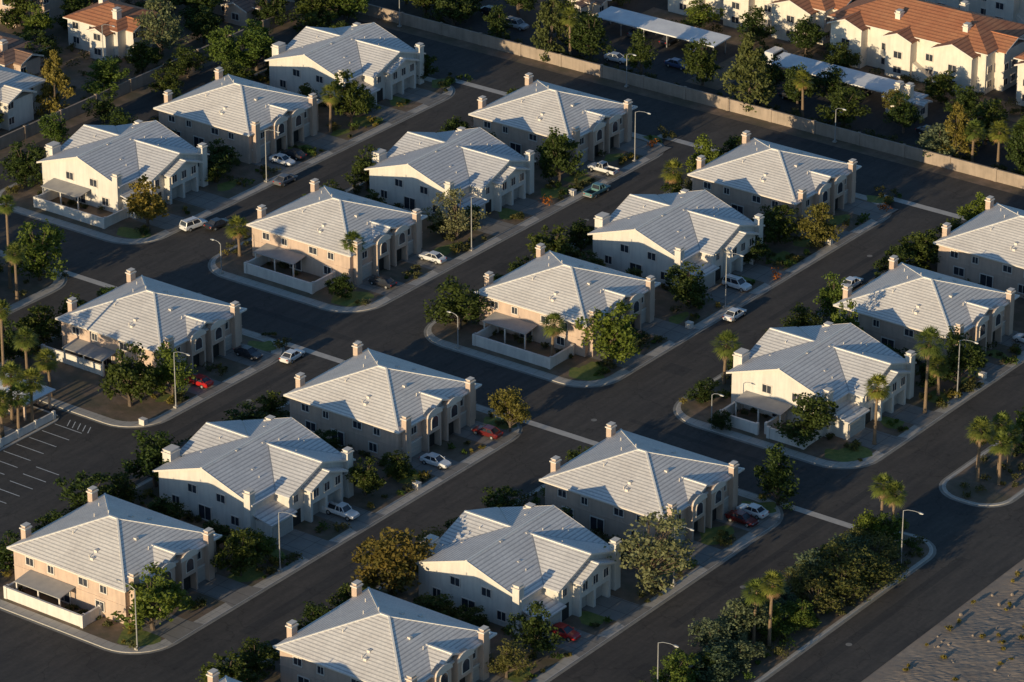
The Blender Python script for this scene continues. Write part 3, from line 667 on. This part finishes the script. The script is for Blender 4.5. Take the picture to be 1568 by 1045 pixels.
TREES='''pale -123 60.5 12 9;ycone -120 29 11 6.5;green -119 41 6.5 8;green -108 61.5 8.5 7;green -104.5 65 8 7;dark -109.4 87 10 9;green -106.5 93 8 7
dark -78 79 5 5;dark -153.9 56.5 8 8;dark -101.4 1 7.5 7;yellow -74 .5 8.5 6.5;green -73.5 -26 9.5 8.5;dark -78.5 25 6 5.5;dark -74.5 54.5 10 6.5;dark -54.6 33.4 7.5 6
dark -54.5 58 5 5;dark -30.4 54.5 10 7;pale -30.3 26.3 8.5 6.5;green -11 69.7 8 5.5;dark -11.2 26 7 7;dark -11 33.5 5.5 5;dark -9 -1.5 8 8;green 17.2 1.8 10 8;dark 15 26 7.5 6.5
dark 12.3 54.8 7 7;yellow 18.8 58 7.5 5.5;dark -10.8 78 6 6.5;dark 35 54.5 6 5;green 35 36 7 5.5;dark 35 28 5 5;dark 36.5 60 7 6.5;green 36 78.5 6.5 5.5;green 44 25.3 9 4.6
dark 63.3 26.6 9 6.5;dark 55.5 -2 7.5 7.5;dark 35.6 -.6 3.8 4.5;green 80.4 17 5.5 5;ycone 17.4 103 10 6;sage 13.8 103 5.5 8;dark 31.4 102.5 11 6;pine -66.4 102 12 6.5
dark -59.8 105 8.5 6;dark -48 104 8 5;dark -36.5 106.3 8.5 6.5;pine -24.1 102.4 13 9;dark -17 107 8 5.5;dark -6.6 105.3 7 7;yellow -.1 111.9 6 4;dark -78.4 102 6.5 5.5;dark -98 106 6.5 7
dark -31.8 -52 9.5 8;green -28.4 -46.4 8.5 6;dark -56 -37 6 5;dark -56.5 -44 6.5 6;dark -11.8 -50.4 5 6.5;dark -12 -43.5 4.5 5;dark -11.6 -69.6 8.5 8.5;dark -12.5 -83 7 8
dark 14.2 -54.2 5.8 5;yellow 18.4 -25.5 7 5;dark 15.2 -83 7.5 6;green 15.6 -101.5 8.8 8;orange 35 -75 10.5 9;dark 35 -83 4.8 5;dark 34.6 -50 5.8 6;dark 45 -78.6 4.8 6.5;pale 61.9 -53 11.5 9.5
dark 62.6 -21.9 8.5 6.5;dark 60.6 -77.5 7.5 5.5;olive 61 -84 5.8 5.5;dark 34.6 -103 5 5.5;dark 34.6 -109 6 6;green 80 -26 5.8 5;olive 80.8 -44 6 6;olive 83.4 -36.5 7.5 10;sage 80.2 -59.5 7 6.5
green 80 -73 5.4 5;dark 82 -68.6 4.2 4.4;olive 84 -31 5 7;sage 79.8 -52.5 5 5;sage 79.8 -48.5 4.5 5;dark -112 55 6 6;green -109 70 7 6;dark -109 46 5 5;dark -110 30 5 5;green -110 18 5.5 5
dark -128 78 8 8;dark -121 70 7 6;dark -137 80 8 8;dark -150 72 8 8;dark -138 95 8 8;green -118 97 7 7;dark -165 80 8 8;dark -90 104 7 7;dark -84 116 8 7;dark -96 116 8 7;dark -70 112 7 6;green -104 108 8 7
dark -118 105 8 8;dark -40 128 7 6;dark -30 130 7 6;green -52 129 6 6;pine -72 131 11 6;dark 4 108 7 6;dark 10 118 7 6;dark 18 112 8 7;dark 26 118 8 7;green 24 128 7 6;dark 34 130 8 7;pine 30 110 10 6;dark -26 112 6 5
dark -138 45 6 6;green -146 52 7 6;dark -122 14 5 5;dark -124 -2 6 6;green -75 -40 7 7;dark -80 -33 8 8;dark -88 -28 7 7;dark -84 -42 8 8;dark -74 -52 7 7;green -79 -60 8 7;dark -95 -34 8 8;dark -73 -66 7 6;dark -56 -52 7 6.5
green -51 -88 6 6;dark -54 -70 7 7;dark -54 -62 6 6;dark -40 -90 5 5;dark -55.5 48 4 4;dark 40 19.9 4 3.5;dark -33 25.5 4 3.5;dark -100.5 25 6 6;dark -100.8 54 6 6
dark -99 82 5 5;dark 36.8 47 4 4;dark 57 -107.5 5 5;sage 84 -64 4 5;green 84.5 -50 4 4.5;dark 83 12 4 4;green 81 26 5 5;dark 84 36 6 6;dark 82 48 6 6
dark -55 24 4.5 4.5;dark -54 8 4 4;green -55 18 4 3.5;dark -10 47 4.5 4.5;dark -10.5 5 4 4;dark -10 40 4 4;dark 35.5 18 4.5 4.5;dark 35.5 9 4 4;dark -10 -27 4 4;dark 15 -47.6 4.5 4.5;green 14.4 -78.5 4.5 4.5;dark 34.8 -30 4 4.5;dark 34.5 -58 5 5;olive 34.8 -66 5.5 5.5;dark 34.4 -90 5 5
dark -31 -3 4 4;dark 15.5 9 3.6 3.6;dark -10.6 -62 4.5 5;dark -11 -77 5 5;dark -11 -92 5 5.5;dark -11.5 -100 5 5;green -54.8 -30 5 5;dark -54 66 4.5 4.5;dark -54 75 5 5;dark -10.8 60 4 4;dark 36 70 5 5;dark -31 31 4 4;dark 14 46 4.5 4.5
dark -77 21 4.5 4.5;green -76 60 4.5 4.5;dark 60 24 5 5;dark 62 33 4 4;green 62 54 7 6;dark 82 -90 5 5;sage 80.5 -40.5 6 6.5;olive 85 -41 5.5 7;sage 81.5 -32.5 5 6;sage 80 -64 5.5 6;green 82 -24 5 5;olive 79.8 -30 5 5;dark 42 26 5 5;dark 52 25 4.5 4.5;dark -4 25.5 4.5 5;dark 5 25 4.5 4.5;dark -47 25 4.5 4.5;dark -2 55 5 5;dark -46 55 5 5;dark 2 -49 4.5 5;dark 8 -79 4.5 4.5;dark -2 -79 5 5;dark 44 -49 5 5;dark 54 -49 4 4;dark 50 -78 4 5;dark -92 25 5 5;dark -84 54.5 5 5
green 82.5 -54.5 4.5 5;olive 84.5 -46 5 6;sage 83.5 -68 4.5 5.5;green 83 -77 4.5 5;dark 80 -82 4.5 5;olive 86 -34 4.5 6;dark 80.5 -36 5 5.5;dark 43 -6.8 3 3;dark -97 24 5 5;dark -101 40 5 5;dark -101 66 5 5;dark -12 12 3.5 4;dark -12 19 4 4;dark 35 64 4.5 4.5;dark -14 113 6 6;dark 2 124 6 6;dark -20 125 6 6;dark -64 108 6 6;dark -92 110 7 7;pine -112 100 10 6;dark -133 70 6 6;dark -145 62 7 7;dark -117 84 6 6;dark -120 52 6 6;dark -140 28 6 6'''
for ln in TREES.replace('\n',';').split(';'):
    k,x,y,h,w=ln.split(); tree(k,float(x),float(y),float(h),float(w))

def palm(x,y,h,cr=2.2):
    r=R; mb=MB(); lx,ly=r.uniform(-.3,.3),r.uniform(-.3,.3)
    pts=[(lx*t*t,ly*t*t,h*t) for t in (0,.1,.35,.65,1.)]
    mb.tube(pts,[.34,.26,.22,.2,.19],0,8)
    top=Vector(pts[-1]); cr*=1.1
    nf=50
    for i in range(nf):
        el=math.radians(85-150*((i+.5)/nf)+r.uniform(-8,8)); az=i*2.39996+r.uniform(-.2,.2)
        mi=1 if el>math.radians(-38) else 2
        h0=Vector((math.cos(az),math.sin(az),0)); L=cr*(.95+.2*r.random())*(.8 if mi==2 else 1)
        dirv=h0*math.cos(el)+Vector((0,0,math.sin(el))); side=Vector((-math.sin(az),math.cos(az),0))
        stem=L*.45; P0=top+dirv*stem*.2; P1=top+dirv*stem+Vector((0,0,-.05))
        mb.beam(P0,P1,.05,.03,mi)
        for j in range(11):
            a=math.radians(-70+14*j)+r.uniform(-.05,.05); ln=L*.6*(1-.25*abs(j-5)/5)
            tip=P1+(dirv*math.cos(a)+side*math.sin(a))*ln+Vector((0,0,-.3*ln*r.uniform(.6,1.4)))
            q=(side*math.cos(a)-dirv*math.sin(a))*.08
            mb.poly([P1-q*.4,P1*.45+tip*.55-q,tip,P1*.45+tip*.55+q],mi)
    obj('palm_tree',mb.mesh('palm_tree',['palmbark','leaf_palm','leaf_dry']),(x,y,.1))
for a in ((-75.2,-31,14.5,1.6),(-75.6,50,7,2),(-54.2,0,5,2),(-33.5,3.0,6.8,1.9),(-11.3,60.6,5,2.1),(9,-2,6,2),(34.6,6.5,6.5,2.3),(64,15.7,11.5,2.4),(63.5,2.4,9.2,2),
(79.8,4,6,1.8),(81.6,1,8.3,2),(82.8,4.8,8,1.8),(84.5,2,6.5,1.8),(82.6,8,5,1.8),(20.3,103.4,6,2),(25.3,103.4,7,2),(-62.6,102.6,8.2,1.9),(-46.8,-62.8,15.5,1.6),(-49.5,-55,7.5,1.9),
(-39,-72.3,6.5,2),(-38.6,-68.8,6.3,2),(-38.6,-65.8,7.6,2),(-40.3,-70.4,5.5,2),(-42,-66.5,8,2),(80,-22.8,8.6,1.9),(81.6,-22.2,7.6,1.9),(82,-57.7,8,1.9),(84,-57,9.4,1.9),(-52,-70,9,1.8),(-46,-86,9,1.8),(-43.5,-56.5,6,1.9),
(-71,-34,8,1.8),(62.5,22,5,1.9),(29,104,8,1.9),(-14,104,7,1.9)):
    palm(*a)

def shrubmass(name,lm,items,seed):
    r=random.Random(seed); mb=MB()
    for x,y,s in items:
        for _ in range(5):
            c=Vector((x+r.uniform(-.4,.4)*s,y+r.uniform(-.4,.4)*s,.15+s*r.uniform(.25,.6)))
            clump(mb,c,s*.42,22,.12+.03*s,r,0)
    obj(name,mb.mesh(name,[lm]))
it=[];it2=[];it4=[]
rs=random.Random(42)
for k,x,y in HOUSES:
    ds=(-6.2,6.1) if k=='A' else (-6.8,3.6)
    for _ in range(64):
        sx=rs.choice([rs.uniform(x+11,x+16.3),rs.uniform(x+14.5,x+16.6),rs.uniform(x-15,x-11.2)]); sy=y+rs.uniform(-14.5,14.5)
        if sx>x and any(abs(sy-y-c)<3.6 for c in ds): continue
        q=rs.random(); (it if q<.55 else it2 if q<.74 else it4).append((sx,sy,rs.uniform(.4,1.6)))
    for _ in range(10): it.append((x+rs.uniform(-9,9),y-9.9-rs.uniform(0,1.5),rs.uniform(.5,1.3)))
for _ in range(170): (it if rs.random()<.6 else it4).append((rs.uniform(79,87),rs.uniform(-100,-20),rs.uniform(.6,2.0)))
for _ in range(60): it.append((rs.uniform(78.5,87),rs.uniform(-4.5,70),rs.uniform(.6,1.5)))
for _ in range(160): it.append((rs.uniform(-112,-70),rs.uniform(-90,-23),rs.uniform(.8,2.2)))
for _ in range(60): it.append((rs.uniform(-56,-39),rs.uniform(-110,-62),rs.uniform(.8,1.8)))
for _ in range(140): it.append((rs.uniform(-100,40),rs.uniform(100.3,103.5),rs.uniform(.7,1.9)))
for _ in range(60): it.append((rs.uniform(-60,30),rs.uniform(125,131),rs.uniform(.9,2)))
for _ in range(120): it.append((rs.uniform(-150,-117),rs.uniform(-5,100),rs.uniform(.9,2.2)))
for _ in range(230): it2.append((rs.uniform(99.5,135),rs.uniform(-110,-5),rs.uniform(.25,.8)))
for _ in range(90): it.append((rs.uniform(-103,-99),rs.uniform(-4,78),rs.uniform(.7,1.5)))
it3=[(-26.6,45.3,2.0),(19.4,43.8,1.8),(19.6,76.3,1.8),(-55.6,27.5,1.8),(-27.2,77,1.7)]
shrubmass('desert_shrubs','leaf_bush',it,1); shrubmass('dry_grass_tufts','leaf_yellow',it2,2); shrubmass('red_yucca_shrubs','leaf_red',it3,3); shrubmass('green_shrubs','leaf_green',it4,4)

ub=MB()
for x,y in ((19.2,20),(-25.8,52),(-26.2,-55.5),(18.6,-48),(64.2,-88),(19.3,60),(64.8,31)):
    ub.box(x-.5,x+.5,y-.4,y+.4,.12,.95,0); ub.box(x-.55,x+.55,y-.45,y+.45,.95,1.03,0)
obj('utility_boxes',ub.mesh('utility_boxes',['trim']))

# ------------------------------------------------------------------ light, sky, camera
EL=math.radians(9.3); AZ=math.radians(0)   # sun low, shining along the side streets
sd=Vector((-math.sin(AZ)*math.cos(EL),-math.cos(AZ)*math.cos(EL),math.sin(EL)))
s=bpy.data.lights.new('sun','SUN'); s.energy=5; s.angle=math.radians(.5); s.color=(1,.80,.50)
so=bpy.data.objects.new('sun',s); COL.objects.link(so); so.rotation_euler=sd.to_track_quat('Z','Y').to_euler()
w=bpy.data.worlds.new('World'); bpy.context.scene.world=w; w.use_nodes=True; nt=w.node_tree
sk=nt.nodes.new('ShaderNodeTexSky'); sk.sky_type='NISHITA'; sk.sun_disc=False; sk.sun_elevation=EL
sk.sun_rotation=math.atan2(sd.x,sd.y); sk.ozone_density=3.6; sk.dust_density=.4; sk.air_density=1.1
nt.links.new(sk.outputs[0],nt.nodes['Background'].inputs[0]); nt.nodes['Background'].inputs[1].default_value=.15
F=6213.; D=563.; H=262.
c=bpy.data.cameras.new('camera'); co=bpy.data.objects.new('camera',c); COL.objects.link(co)
c.lens=F/1568*36; c.clip_start=10; c.clip_end=9000; co.location=(.593*D,-.805*D,H)
co.rotation_euler=Vector((-.593*D,.805*D,-H)).to_track_quat('-Z','Y').to_euler()
bpy.context.scene.camera=co
vs=bpy.context.scene.view_settings; vs.view_transform='Standard'; vs.look='None'; vs.exposure=0
